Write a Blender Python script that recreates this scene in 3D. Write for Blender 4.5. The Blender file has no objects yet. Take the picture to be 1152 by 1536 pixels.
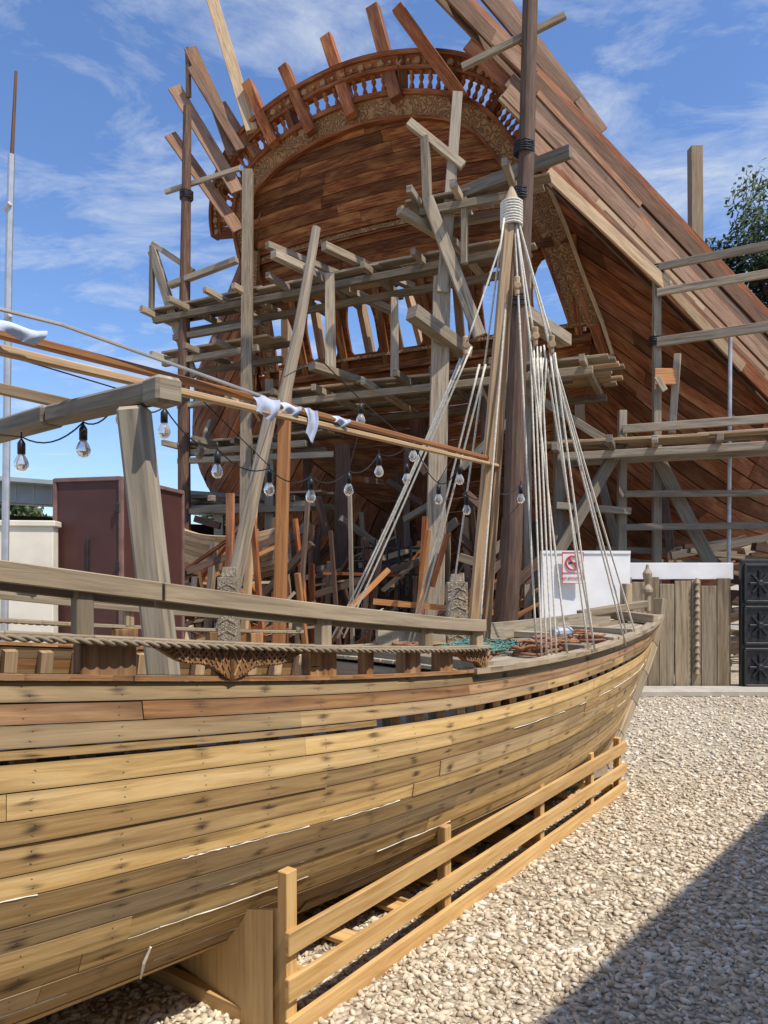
import bpy, math, random
import numpy as np
from mathutils import Vector, Matrix
random.seed(7); np.random.seed(7)
R=random.uniform
V=Vector
scene=bpy.context.scene
# ------------------------------------------------------------------ materials
def newmat(name):
    m=bpy.data.materials.new(name); m.use_nodes=True
    nt=m.node_tree; b=nt.nodes['Principled BSDF']
    return m,nt,b
def N(nt,t,**k):
    n=nt.nodes.new(t)
    for a,v in k.items(): setattr(n,a,v)
    return n
def ramp(nt,stops):
    r=N(nt,'ShaderNodeValToRGB'); e=r.color_ramp.elements
    while len(e)<len(stops): e.new(.5)
    for i,(p,c) in enumerate(stops):
        e[i].position=p; e[i].color=(c[0],c[1],c[2],1) if hasattr(c,'__len__') else (c,c,c,1)
    return r
def math_(nt,op,a,b=None,c=None):
    n=N(nt,'ShaderNodeMath',operation=op)
    for i,x in enumerate((a,b,c)):
        if x is None: continue
        if isinstance(x,(int,float)): n.inputs[i].default_value=x
        else: nt.links.new(x,n.inputs[i])
    return n.outputs[0]
def mixc(nt,f,a,b,mode='MIX'):
    n=N(nt,'ShaderNodeMix',data_type='RGBA',blend_type=mode)
    for i,x in ((0,f),(6,a),(7,b)):
        if isinstance(x,(int,float)): n.inputs[i].default_value=x
        elif isinstance(x,tuple): n.inputs[i].default_value=(x[0],x[1],x[2],1)
        else: nt.links.new(x,n.inputs[i])
    return n.outputs[2]
def wood(name,dark,mid,light,gray=.0,graycol=(.30,.27,.23),stain=0,rough=.75,bump=.25,patch=None,patchamt=0,var=.7,spec=.3):
    m,nt,b=newmat(name); L=nt.links.new
    uv=N(nt,'ShaderNodeUVMap',uv_map='UVMap').outputs[0]
    at=N(nt,'ShaderNodeAttribute',attribute_name='tint'); sp=N(nt,'ShaderNodeSeparateColor'); L(at.outputs[0],sp.inputs[0])
    mp=N(nt,'ShaderNodeMapping'); mp.inputs['Scale'].default_value=(2.2,38,1); L(uv,mp.inputs[0])
    n1=N(nt,'ShaderNodeTexNoise'); n1.inputs['Scale'].default_value=1; n1.inputs['Detail'].default_value=7; n1.inputs['Roughness'].default_value=.62; n1.inputs['Distortion'].default_value=.6; L(mp.outputs[0],n1.inputs[0])
    mp2=N(nt,'ShaderNodeMapping'); mp2.inputs['Scale'].default_value=(1.3,5,1); L(uv,mp2.inputs[0])
    n2=N(nt,'ShaderNodeTexNoise'); n2.inputs['Scale'].default_value=1.; n2.inputs['Detail'].default_value=4; L(mp2.outputs[0],n2.inputs[0])
    r=ramp(nt,[(.3,dark),(.5,mid),(.72,light)]); L(n1.outputs[0],r.inputs[0])
    col=r.outputs[0]
    if patch:
        rp=ramp(nt,[(.5,0),(.66,1)]); L(n2.outputs[0],rp.inputs[0])
        col=mixc(nt,math_(nt,'MULTIPLY',rp.outputs[0],patchamt),col,patch)
    rg=ramp(nt,[(.38,0),(.62,1)]); L(n2.outputs[0],rg.inputs[0])
    g=math_(nt,'MULTIPLY',math_(nt,'ADD',math_(nt,'MULTIPLY',rg.outputs[0],.5),sp.outputs[1]),gray)
    g=math_(nt,'MINIMUM',g,1.0)
    gr=mixc(nt,n1.outputs[0],tuple(x*.5 for x in graycol),tuple(min(1,x*1.5) for x in graycol))
    col=mixc(nt,g,col,gr)
    br=math_(nt,'MULTIPLY_ADD',sp.outputs[0],var,1-var*.5)
    cb=N(nt,'ShaderNodeCombineColor'); [L(br,cb.inputs[i]) for i in range(3)]
    col=mixc(nt,1.0,col,cb.outputs[0],'MULTIPLY')
    # long dark weather streaks on every board
    mp3=N(nt,'ShaderNodeMapping'); mp3.inputs['Scale'].default_value=(1.1,14,1); L(uv,mp3.inputs[0])
    n3=N(nt,'ShaderNodeTexNoise'); n3.inputs['Scale'].default_value=1.; n3.inputs['Detail'].default_value=5; L(mp3.outputs[0],n3.inputs[0])
    r3=ramp(nt,[(.54,0),(.70,.6 if (stain or gray>.3) else .3)]); L(n3.outputs[0],r3.inputs[0])
    col=mixc(nt,r3.outputs[0],col,tuple(x*.45 for x in dark))
    if stain:
        u2=N(nt,'ShaderNodeUVMap',uv_map='loc').outputs[0]
        s=N(nt,'ShaderNodeSeparateXYZ'); L(u2,s.inputs[0])
        nz=N(nt,'ShaderNodeTexNoise'); nz.inputs['Scale'].default_value=2.6; L(u2,nz.inputs[0])
        nj=N(nt,'ShaderNodeTexNoise'); nj.inputs['Scale'].default_value=1.7; L(u2,nj.inputs[0])
        sn=N(nt,'ShaderNodeSeparateColor'); L(nj.outputs[1],sn.inputs[0])
        uj=math_(nt,'MULTIPLY_ADD',sn.outputs[0],.10,s.outputs[0])
        du=math_(nt,'PINGPONG',uj,.135)
        vc=math_(nt,'SUBTRACT',math_(nt,'FRACT',s.outputs[1]),.5)
        vv=math_(nt,'ABSOLUTE',vc)
        dvn=math_(nt,'MULTIPLY',math_(nt,'SUBTRACT',vv,.22),.07)
        dn=math_(nt,'SQRT',math_(nt,'ADD',math_(nt,'POWER',du,2),math_(nt,'POWER',dvn,2)))
        nail=math_(nt,'LESS_THAN',dn,.0028)
        dvs=math_(nt,'MULTIPLY',math_(nt,'ADD',vc,math_(nt,'MULTIPLY_ADD',sn.outputs[1],1.6,-.8)),.055)
        ds=math_(nt,'SQRT',math_(nt,'ADD',math_(nt,'POWER',math_(nt,'MULTIPLY',du,.5),2),math_(nt,'POWER',dvs,2)))
        ds=math_(nt,'ADD',ds,math_(nt,'MULTIPLY',math_(nt,'SUBTRACT',n1.outputs[0],.5),.04))
        sm=N(nt,'ShaderNodeMapRange'); sm.interpolation_type='SMOOTHSTEP'; L(ds,sm.inputs[0]); sm.inputs[1].default_value=0; sm.inputs[2].default_value=.024; sm.inputs[3].default_value=1; sm.inputs[4].default_value=0
        rr=ramp(nt,[(.46,0.05),(.6,1)]); L(nz.outputs[0],rr.inputs[0])
        sf=math_(nt,'MULTIPLY',math_(nt,'MULTIPLY',sm.outputs[0],rr.outputs[0]),stain)
        col=mixc(nt,sf,col,(.05,.033,.022))
        ed=math_(nt,'MULTIPLY',vv,2)
        ed=math_(nt,'ADD',ed,math_(nt,'MULTIPLY',math_(nt,'SUBTRACT',n1.outputs[0],.5),.8))
        em=N(nt,'ShaderNodeMapRange'); L(ed,em.inputs[0]); em.inputs[1].default_value=.72; em.inputs[2].default_value=1.1
        col=mixc(nt,math_(nt,'MULTIPLY',em.outputs[0],.5),col,(.075,.045,.026))
        col=mixc(nt,math_(nt,'MULTIPLY',nail,.8),col,(.02,.016,.013))
    L(col,b.inputs['Base Color']); b.inputs['Roughness'].default_value=rough
    b.inputs['Specular IOR Level'].default_value=spec
    bp=N(nt,'ShaderNodeBump'); bp.inputs['Strength'].default_value=bump; bp.inputs['Distance'].default_value=.01; L(n1.outputs[0],bp.inputs['Height']); L(bp.outputs[0],b.inputs['Normal'])
    return m
def plain(name,col,rough=.7,var=.25,scale=6,metal=0,bump=.1,spec=.4):
    m,nt,b=newmat(name); L=nt.links.new
    tc=N(nt,'ShaderNodeTexCoord'); n=N(nt,'ShaderNodeTexNoise'); n.inputs['Scale'].default_value=scale; n.inputs['Detail'].default_value=6; L(tc.outputs['Object'],n.inputs[0])
    r=ramp(nt,[(.3,tuple(c*(1-var) for c in col)),(.7,tuple(min(1,c*(1+var)) for c in col))]); L(n.outputs[0],r.inputs[0]); L(r.outputs[0],b.inputs['Base Color'])
    b.inputs['Roughness'].default_value=rough; b.inputs['Metallic'].default_value=metal; b.inputs['Specular IOR Level'].default_value=spec
    bp=N(nt,'ShaderNodeBump'); bp.inputs['Strength'].default_value=bump; bp.inputs['Distance'].default_value=.02; L(n.outputs[0],bp.inputs['Height']); L(bp.outputs[0],b.inputs['Normal'])
    return m
W_gray=wood('weathered_timber',(.13,.095,.06),(.30,.23,.15),(.44,.35,.24),gray=.55,graycol=(.33,.28,.215),var=.85)
W_dark=wood('dark_round_pole',(.05,.024,.014),(.115,.06,.036),(.18,.105,.065),gray=.2,graycol=(.17,.135,.11))
W_new=wood('new_pine',(.44,.24,.08),(.62,.38,.145),(.72,.49,.22),gray=.06,rough=.6,var=.4)
W_ply=wood('plywood',(.50,.31,.13),(.62,.41,.18),(.70,.49,.24),gray=.03,rough=.6,bump=.08,var=.2)
W_orange=wood('orange_timber',(.32,.12,.032),(.48,.20,.06),(.58,.28,.09),gray=.08,rough=.5)
W_pale=wood('pale_plank',(.27,.165,.085),(.46,.30,.16),(.58,.42,.25),gray=.25,graycol=(.40,.34,.25))
W_redplank=wood('oiled_red_plank',(.075,.018,.006),(.23,.065,.018),(.40,.135,.04),gray=.10,rough=.6,patch=(.44,.18,.06),patchamt=.6,var=1.0,spec=.15)
W_transom=wood('oiled_transom_planks',(.045,.011,.004),(.17,.048,.013),(.36,.135,.036),gray=.02,rough=.55,patch=(.42,.18,.055),patchamt=.6,var=.95,spec=.15)
W_bul=wood('bulwark_planks',(.10,.042,.02),(.23,.11,.055),(.36,.20,.11),gray=.35,graycol=(.28,.20,.145),var=.9)
W_hull=wood('boat_hull_planks',(.25,.135,.045),(.47,.285,.105),(.60,.41,.18),gray=.5,graycol=(.34,.265,.165),stain=1.,patch=(.33,.16,.055),patchamt=.45,var=.6)
W_hullnew=wood('boat_hull_new_planks',(.38,.22,.075),(.60,.39,.15),(.70,.50,.24),gray=.15,graycol=(.42,.34,.23),stain=.75,var=.4)
W_hullred=wood('boat_top_strake',(.13,.045,.014),(.33,.145,.045),(.48,.26,.105),gray=.35,graycol=(.31,.24,.155),stain=.7)
W_deck=wood('deck_grey',(.18,.145,.10),(.33,.275,.195),(.45,.39,.29),gray=.65,graycol=(.36,.31,.235))
W_rail=wood('rail_grey_brown',(.14,.09,.05),(.31,.225,.13),(.45,.35,.225),gray=.6,graycol=(.34,.285,.21))
def carved(name,dark,light,sc=9):
    m,nt,b=newmat(name); L=nt.links.new
    uv=N(nt,'ShaderNodeUVMap',uv_map='UVMap').outputs[0]
    nz=N(nt,'ShaderNodeTexNoise'); nz.inputs['Scale'].default_value=sc*.5; L(uv,nz.inputs[0])
    mx=N(nt,'ShaderNodeVectorMath',operation='MULTIPLY_ADD'); L(nz.outputs[1],mx.inputs[0]); mx.inputs[1].default_value=(.25,.25,0); L(uv,mx.inputs[2])
    w=N(nt,'ShaderNodeTexVoronoi',feature='F1'); w.inputs['Scale'].default_value=sc*.6; L(mx.outputs[0],w.inputs[0])
    sn=math_(nt,'SINE',math_(nt,'MULTIPLY',w.outputs[0],26))
    h=math_(nt,'MULTIPLY_ADD',sn,.5,.5)
    r=ramp(nt,[(.15,dark),(.75,light)]); L(h,r.inputs[0]); L(r.outputs[0],b.inputs['Base Color']); b.inputs['Roughness'].default_value=.6
    bp=N(nt,'ShaderNodeBump'); bp.inputs['Strength'].default_value=.6; bp.inputs['Distance'].default_value=.02; L(h,bp.inputs['Height']); L(bp.outputs[0],b.inputs['Normal'])
    return m
M_carve=carved('carved_scrollwork',(.17,.07,.022),(.38,.20,.075),11)
M_carve2=carved('carved_weathered',(.18,.14,.09),(.48,.41,.31),40)
M_rope=plain('white_rope',(.74,.69,.58),.9,.2,60)
M_ropeb=plain('brown_rope',(.30,.14,.075),.9,.4,40)
M_black=plain('black_iron',(.02,.02,.022),.45,.4,12)
M_steel=plain('galvanised_steel',(.5,.5,.5),.45,.15,8,.6)
M_white=plain('white_paint',(.78,.77,.75),.7,.1,3)
M_plaster=plain('cream_plaster',(.70,.65,.53),.85,.12,3)
M_maroon=plain('maroon_sheet',(.075,.028,.022),.5,.15,3)
M_concrete=plain('concrete',(.42,.38,.31),.9,.15,5)
M_red=plain('red_print',(.6,.05,.03),.5,.05)
M_cloth=plain('blue_white_cloth',(.55,.62,.78),.9,.25,9)
M_teal=plain('teal_net',(.14,.30,.26),.9,.3,30)
M_chalk=plain('white_caulk',(.75,.72,.65),.9,.1,30)
M_roof=plain('grey_metal_roof',(.30,.34,.36),.5,.1,2,.2)
M_darkin=plain('interior_shade',(.03,.028,.025),.9)  # near-black colour stands in for shade inside the shed and windows
M_stonewall=plain('sand_render',(.50,.43,.32),.9,.15,2)
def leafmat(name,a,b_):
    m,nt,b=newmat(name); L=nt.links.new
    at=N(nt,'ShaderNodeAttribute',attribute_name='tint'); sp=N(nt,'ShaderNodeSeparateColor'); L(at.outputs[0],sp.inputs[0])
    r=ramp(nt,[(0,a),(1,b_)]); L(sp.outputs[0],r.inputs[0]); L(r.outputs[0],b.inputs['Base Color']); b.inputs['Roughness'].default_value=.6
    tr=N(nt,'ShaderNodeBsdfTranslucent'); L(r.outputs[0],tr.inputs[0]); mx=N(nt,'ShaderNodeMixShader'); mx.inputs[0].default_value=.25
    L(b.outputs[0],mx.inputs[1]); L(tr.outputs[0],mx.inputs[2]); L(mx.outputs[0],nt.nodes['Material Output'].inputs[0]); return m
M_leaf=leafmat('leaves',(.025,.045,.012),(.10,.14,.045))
def glass():
    m,nt,b=newmat('bulb_glass'); b.inputs['Base Color'].default_value=(.95,.93,.88,1); b.inputs['Transmission Weight'].default_value=.8; b.inputs['Roughness'].default_value=.12; b.inputs['IOR'].default_value=1.2; return m
M_glass=glass()
# ------------------------------------------------------------------ mesh builder
def empty(name):
    o=bpy.data.objects.new(name,None); scene.collection.objects.link(o); return o
class MB:
    def __init__(s): s.v=[];s.f=[];s.uv=[];s.uv2=[];s.t=[];s.mi=[]
    def face(s,idx,uv,t,mi=0,uv2=None):
        s.f.append(tuple(idx)); s.uv.extend(uv); s.uv2.extend(uv2 if uv2 else uv); s.t.append(t); s.mi.append(mi)
    def beam(s,p0,p1,w,h,up=(0,0,1),mi=0,taper=1.0,t=None):
        p0=V(p0);p1=V(p1); d=p1-p0; ln=d.length
        if ln<1e-6: return
        d.normalize(); up=V(up)
        if abs(d.dot(up.normalized()))>.97: up=V((.906,-.423,0))
        y=up.cross(d).normalized(); z=d.cross(y)
        b=len(s.v); t=t or (R(0,1),R(0,1),R(0,1)); uo=R(0,60); vo=R(0,60)
        for p,k in ((p0,1),(p1,taper)):
            for a,c in ((-1,-1),(1,-1),(1,1),(-1,1)): s.v.append(p+y*(a*w*k/2)+z*(c*h*k/2))
        for i in range(4):
            j=(i+1)%4; wd=w if i%2==0 else h; o=vo+i*.37
            s.face((b+i,b+i+4,b+j+4,b+j),[(uo,o),(uo+ln,o),(uo+ln,o+wd),(uo,o+wd)],t,mi)
        s.face((b,b+1,b+2,b+3),[(uo,vo),(uo+.01,vo),(uo+.01,vo+h),(uo,vo+h)],t,mi)
        s.face((b+7,b+6,b+5,b+4),[(uo,vo),(uo+.01,vo),(uo+.01,vo+h),(uo,vo+h)],t,mi)
    def tube(s,pts,rad,n=8,mi=0,t=None,cap=True):
        pts=[V(p) for p in pts]; rs=rad if hasattr(rad,'__len__') else [rad]*len(pts)
        t=t or (R(0,1),R(0,1),R(0,1)); uo=R(0,60);vo=R(0,60); base=len(s.v); acc=0; us=[]
        ref=None
        for i,p in enumerate(pts):
            d=(pts[min(i+1,len(pts)-1)]-pts[max(i-1,0)]).normalized()
            if ref is None:
                ref=V((0,0,1)) if abs(d.z)<.9 else V((1,0,0))
            y=ref.cross(d).normalized(); z=d.cross(y).normalized(); ref=z
            for k in range(n):
                a=2*math.pi*k/n; s.v.append(p+(y*math.cos(a)+z*math.sin(a))*rs[i])
            if i: acc+=(p-pts[i-1]).length
            us.append(acc)
        for i in range(len(pts)-1):
            for k in range(n):
                k2=(k+1)%n; a=base+i*n; c=a+n; va=vo+k*.05; vb=vo+(k+1)*.05
                s.face((a+k,c+k,c+k2,a+k2),[(uo+us[i],va),(uo+us[i+1],va),(uo+us[i+1],vb),(uo+us[i],vb)],t,mi)
        if cap:
            s.face([base+k for k in range(n)],[(0,0)]*n,t,mi); s.face([base+(len(pts)-1)*n+k for k in range(n)][::-1],[(0,0)]*n,t,mi)
    def lathe(s,o,prof,n=10,mi=0,ax=None,t=None):
        s.tube([V(o)+(V(ax) if ax else V((0,0,1)))*z for z,r in prof],[r for z,r in prof],n,mi,t)
    def planks(s,S,edges,a0,a1,seg,sign,thick,gap,plen,mis,proud=.004,loc=True,skip=None):
        for j in range(len(edges)-1):
            if skip and j in skip: continue
            b0,b1=edges[j],edges[j+1]; w=b1-b0
            cur=a0; first=True
            while cur<a1-1e-6:
                nxt=cur+plen*R(.6,1.3)*(R(.3,1) if first else 1); first=False
                if a1-nxt<plen*.35: nxt=a1
                n=max(2,int(math.ceil((nxt-cur)/seg))+1)
                t=(R(0,1),R(0,1),R(0,1)); uo=R(0,60);vo=R(0,60); off=R(0,proud); base=len(s.v); us=[];L=0;prev=None;wm=[]
                for i in range(n):
                    a=cur+(nxt-cur)*i/(n-1)
                    if i==0: a+=.0015
                    P0=V(S(a,b0+w*gap));P1=V(S(a,b1-w*gap))
                    da=V(S(a+.01,(b0+b1)/2))-V(S(a-.01,(b0+b1)/2)); nn=da.cross(P1-P0)
                    nn=(nn.normalized() if nn.length>1e-12 else V((0,-1,0)))*sign
                    s.v+= [P0+nn*off,P1+nn*off,P1-nn*thick,P0-nn*thick]
                    if prev is not None: L+=(P0-prev).length
                    prev=P0; us.append(L); wm.append((P1-P0).length)
                mi=mis(j) if callable(mis) else mis
                for i in range(n-1):
                    A=base+4*i;B=A+4
                    aa=cur+(nxt-cur)*i/(n-1); ab=cur+(nxt-cur)*(i+1)/(n-1)
                    uvq=lambda w0,w1,o:[(uo+us[i],vo+o),(uo+us[i+1],vo+o),(uo+us[i+1],vo+o+w1),(uo+us[i],vo+o+w0)]
                    l2=[(aa,j+.001),(ab,j+.001),(ab,j+.999),(aa,j+.999)]
                    s.face((A,B,B+1,A+1),uvq(wm[i],wm[i+1],0),t,mi,l2)
                    e2=[(aa,j+.99)]*4
                    s.face((A+1,B+1,B+2,A+2),uvq(thick,thick,.4),t,mi,e2)
                    s.face((A+2,B+2,B+3,A+3),uvq(wm[i],wm[i+1],.6),t,mi,e2)
                    s.face((A+3,B+3,B,A),uvq(thick,thick,.8),t,mi,e2)
                E=base+4*(n-1)
                s.face((base,base+1,base+2,base+3),[(0,0)]*4,t,mi); s.face((E+3,E+2,E+1,E),[(0,0)]*4,t,mi)
                cur=nxt
    def build(s,name,mats,parent=None,bevel=0,smooth=False):
        me=bpy.data.meshes.new(name); me.from_pydata([tuple(p) for p in s.v],[],s.f)
        u=me.uv_layers.new(name='UVMap'); u.data.foreach_set('uv',np.array(s.uv,dtype=np.float32).ravel())
        u=me.uv_layers.new(name='loc'); u.data.foreach_set('uv',np.array(s.uv2,dtype=np.float32).ravel())
        a=me.attributes.new('tint','FLOAT_COLOR','FACE'); a.data.foreach_set('color',np.array([(x[0],x[1],x[2],1) for x in s.t],dtype=np.float32).ravel())
        me.polygons.foreach_set('material_index',s.mi)
        if smooth: me.polygons.foreach_set('use_smooth',[True]*len(s.f))
        for m in (mats if isinstance(mats,list) else [mats]): me.materials.append(m)
        me.update()
        o=bpy.data.objects.new(name,me); scene.collection.objects.link(o)
        if parent: o.parent=parent
        if bevel:
            bv=o.modifiers.new('bevel','BEVEL'); bv.width=bevel; bv.segments=1; bv.limit_method='ANGLE'
        return o
def ci(x,xs,ys):
    x=max(xs[0],min(xs[-1],x)); i=0
    while i<len(xs)-2 and x>xs[i+1]: i+=1
    def sl(k):
        if k==0: return (ys[1]-ys[0])/(xs[1]-xs[0])
        if k==len(xs)-1: return (ys[-1]-ys[-2])/(xs[-1]-xs[-2])
        return (ys[k+1]-ys[k-1])/(xs[k+1]-xs[k-1])
    h=xs[i+1]-xs[i]; t=(x-xs[i])/h
    return (2*t**3-3*t*t+1)*ys[i]+(t**3-2*t*t+t)*h*sl(i)+(-2*t**3+3*t*t)*ys[i+1]+(t**3-t*t)*h*sl(i+1)
# ------------------------------------------------------------------ world + sun + camera
sunv=V((.6,-.5,1.3)).normalized(); el=math.asin(sunv.z)
w=bpy.data.worlds.new('World'); scene.world=w; w.use_nodes=True; nt=w.node_tree; L=nt.links.new
bg=nt.nodes['Background']; sky=N(nt,'ShaderNodeTexSky',sky_type='NISHITA'); sky.sun_disc=False; sky.sun_elevation=el; sky.sun_rotation=math.radians(130); sky.air_density=1.15; sky.dust_density=.4; sky.ozone_density=2.5
tc=N(nt,'ShaderNodeTexCoord'); sx=N(nt,'ShaderNodeSeparateXYZ'); L(tc.outputs['Generated'],sx.inputs[0])
zz=math_(nt,'ADD',math_(nt,'MAXIMUM',sx.outputs[2],0.0),.12)
cv=N(nt,'ShaderNodeCombineXYZ'); L(math_(nt,'DIVIDE',sx.outputs[0],zz),cv.inputs[0]); L(math_(nt,'DIVIDE',sx.outputs[1],zz),cv.inputs[1])
mp=N(nt,'ShaderNodeMapping'); mp.inputs['Rotation'].default_value=(0,0,.5); mp.inputs['Scale'].default_value=(1.5,2.4,1); mp.inputs['Location'].default_value=(3.1,1.7,0); L(cv.outputs[0],mp.inputs[0])
c1=N(nt,'ShaderNodeTexNoise'); c1.inputs['Scale'].default_value=2.0; c1.inputs['Detail'].default_value=11; c1.inputs['Roughness'].default_value=.66; c1.inputs['Distortion'].default_value=.5; L(mp.outputs[0],c1.inputs[0])
c2=N(nt,'ShaderNodeTexNoise'); c2.inputs['Scale'].default_value=.6; c2.inputs['Detail'].default_value=3; L(mp.outputs[0],c2.inputs[0])
cf=math_(nt,'MULTIPLY_ADD',c2.outputs[0],.55,math_(nt,'MULTIPLY',c1.outputs[0],.8))
cr=ramp(nt,[(.66,0),(.76,.32),(.90,.85)]); L(cf,cr.inputs[0])
hz=N(nt,'ShaderNodeMapRange'); L(sx.outputs[2],hz.inputs[0]); hz.inputs[1].default_value=0; hz.inputs[2].default_value=.3; hz.inputs[3].default_value=.14; hz.inputs[4].default_value=0
sat=mixc(nt,1.0,sky.outputs[0],(.92,1.08,1.36),'MULTIPLY')
fcl=math_(nt,'MAXIMUM',cr.outputs[0],hz.outputs[0])
L(mixc(nt,fcl,sat,(5.6,6.0,6.5)),bg.inputs[0]); bg.inputs[1].default_value=.138
sl=bpy.data.lights.new('sun','SUN'); sl.energy=5; sl.angle=math.radians(.5); sl.color=(1,.93,.82)
so=bpy.data.objects.new('sun',sl); scene.collection.objects.link(so); so.rotation_euler=sunv.to_track_quat('Z','Y').to_euler(); so.location=(5,-5,20)
cam=bpy.data.cameras.new('camera'); co=bpy.data.objects.new('camera',cam); scene.collection.objects.link(co); scene.camera=co
co.location=(0,0,1.6); co.rotation_euler=(math.pi/2,0,0); cam.sensor_fit='VERTICAL'; cam.sensor_height=36; cam.sensor_width=27; cam.lens=26; cam.shift_y=.0664; cam.clip_end=2000; cam.clip_start=.05
scene.view_settings.view_transform='Standard'; scene.view_settings.look='None'; scene.view_settings.exposure=0
# ------------------------------------------------------------------ ground + gravel
def groundmat():
    m,nt,b=newmat('gravel_ground'); L=nt.links.new
    tc=N(nt,'ShaderNodeTexCoord'); vo=N(nt,'ShaderNodeTexVoronoi'); vo.inputs['Scale'].default_value=44; L(tc.outputs['Object'],vo.inputs[0])
    nz=N(nt,'ShaderNodeTexNoise'); nz.inputs['Scale'].default_value=.9; nz.inputs['Detail'].default_value=5; L(tc.outputs['Object'],nz.inputs[0])
    sp=N(nt,'ShaderNodeSeparateColor'); L(vo.outputs['Color'],sp.inputs[0])
    r=ramp(nt,[(0,(.36,.28,.19)),(.5,(.55,.46,.33)),(1,(.66,.58,.44))]); L(sp.outputs[0],r.inputs[0])
    r2=ramp(nt,[(.35,.78),(.65,1.0)]); L(nz.outputs[0],r2.inputs[0])
    dk=ramp(nt,[(.0,1.0),(.55,.92),(.8,.5)]); L(vo.outputs['Distance'],dk.inputs[0])
    c=mixc(nt,1.,r.outputs[0],r2.outputs[0],'MULTIPLY'); c=mixc(nt,1.,c,dk.outputs[0],'MULTIPLY'); L(c,b.inputs['Base Color']); b.inputs['Roughness'].default_value=.95
    bp=N(nt,'ShaderNodeBump',invert=True); bp.inputs['Strength'].default_value=.7; bp.inputs['Distance'].default_value=.015; L(vo.outputs['Distance'],bp.inputs['Height']); L(bp.outputs[0],b.inputs['Normal']); return m
g=MB(); g.v=[V((-600,-600,0)),V((600,-600,0)),V((600,900,0)),V((-600,900,0))]; g.face((0,1,2,3),[(0,0)]*4,(0,0,0)); g.build('ground',groundmat())
def stonemat():
    m,nt,b=newmat('gravel_stone'); L=nt.links.new
    ge=N(nt,'ShaderNodeNewGeometry'); r=ramp(nt,[(0,(.34,.25,.16)),(.15,(.50,.41,.29)),(.8,(.67,.58,.44)),(1,(.80,.74,.63))]); L(ge.outputs['Random Per Island'],r.inputs[0]); L(r.outputs[0],b.inputs['Base Color']); b.inputs['Roughness'].default_value=.9; return m
import bmesh
bm=bmesh.new(); bmesh.ops.create_icosphere(bm,subdivisions=1,radius=1); bv=np.array([v.co[:] for v in bm.verts]); bf=np.array([[v.index for v in f.verts] for f in bm.faces]); bm.free()
pos=[]
def scat(n,y0,y1,smin,smax):
    for _ in range(n):
        y=R(y0,y1); x=R(-.75*y-.3,.62*y+.6)
        if y<7.0 and x< (y-3.05)*.706 -1.2: 
            if R(0,1)>.15: continue
        k=R(0,1)**1.7; pos.append((x,y,smin+(smax-smin)*k))
scat(17000,1.6,3.2,.006,.019); scat(26000,3.0,6,.007,.021); scat(18000,6,10.5,.011,.025)
pos=np.array(pos); n=len(pos)
vv=np.repeat(bv[None],n,0)*(1+.6*(np.random.rand(n,12,1)-.5))
sc=pos[:,2][:,None]*np.stack([np.random.uniform(.8,1.9,n),np.random.uniform(.5,1.0,n),np.random.uniform(.4,.85,n)],1)
vv=vv*sc[:,None,:]; an=np.random.rand(n)*6.283; ca,sa=np.cos(an)[:,None],np.sin(an)[:,None]
x=vv[:,:,0]*ca-vv[:,:,1]*sa; y=vv[:,:,0]*sa+vv[:,:,1]*ca; vv[:,:,0]=x+pos[:,0:1]; vv[:,:,1]=y+pos[:,1:2]; vv[:,:,2]+=pos[:,2:3]*.35
tl=np.random.normal(0,.35,(n,1)); vv[:,:,2]+=np.maximum(-.3,x*tl)*.6
ff=(bf[None]+(np.arange(n)*12)[:,None,None]).reshape(-1,3)
me=bpy.data.meshes.new('gravel'); me.vertices.add(n*12); me.vertices.foreach_set('co',vv.ravel()); me.loops.add(ff.size); me.loops.foreach_set('vertex_index',ff.ravel().astype(np.int32)); me.polygons.add(len(ff)); me.polygons.foreach_set('loop_start',np.arange(0,ff.size,3,dtype=np.int32)); me.update(calc_edges=True); me.validate(); me.materials.append(stonemat())
scene.collection.objects.link(bpy.data.objects.new('gravel',me))
# ------------------------------------------------------------------ BIG SHIP
ship=empty('large_wooden_dhow_under_construction')
def SH(s,t,z): return V((-.31+.906*s+.423*t,15-.423*s+.906*t,z))
OL=[(-3.8,6.4),(-3.68,8.0),(-3.75,9.3),(-3.65,10.0),(-3.1,10.65),(-1.9,11.1),(-.2,11.3),(1.3,11.1),(2.3,10.65),(2.95,9.85),(3.4,8.9),(3.75,7.9),(4.1,6.7)]
ix=list(range(len(OL)))
def ol(p): return ci(p,ix,[a[0] for a in OL]),ci(p,ix,[a[1] for a in OL])
def tz(z): return .42*(11.3-z)
def oln(p):
    a=ol(max(0,p-.05)); b=ol(min(12,p+.05)); dx,dz=b[0]-a[0],b[1]-a[1]; l=math.hypot(dx,dz); return -dz/l,dx/l
def arc(p,off,fwd=0):
    s,z=ol(p); nx,nz=oln(p); s+=nx*off; z+=nz*off; return SH(s,tz(z)+fwd,z)
zr=[6.4,8,9,9.8,10.4,10.9,11.3]
def wr(z): return ci(z,zr,[4.05,3.72,3.38,3.0,2.55,1.9,.6])
def wl(z): return ci(z,zr,[3.75,3.65,3.68,3.68,3.2,2.3,.8])
def TS(a,b):
    z=8.15+b*2.9; wd=wr(z) if a>0 else wl(z); zc=z+.16*(1-a*a); return SH(wd*a,tz(zc),zc)
m=MB(); nr=14; m.planks(TS,[i/nr for i in range(nr+1)],-1,1,.08,1,.05,.022,.9,0,proud=.02)
def TS2(a,b):
    p=TS(a*.98,b*.97+.01); return p+V((.423,.906,.2)).normalized()*.09
m.planks(TS2,[-.02+i/9.5 for i in range(10)],-1,1,.12,1,.04,.002,3,0,proud=0)
m.build('transom_planking',W_transom,ship)
m=MB()
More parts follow.
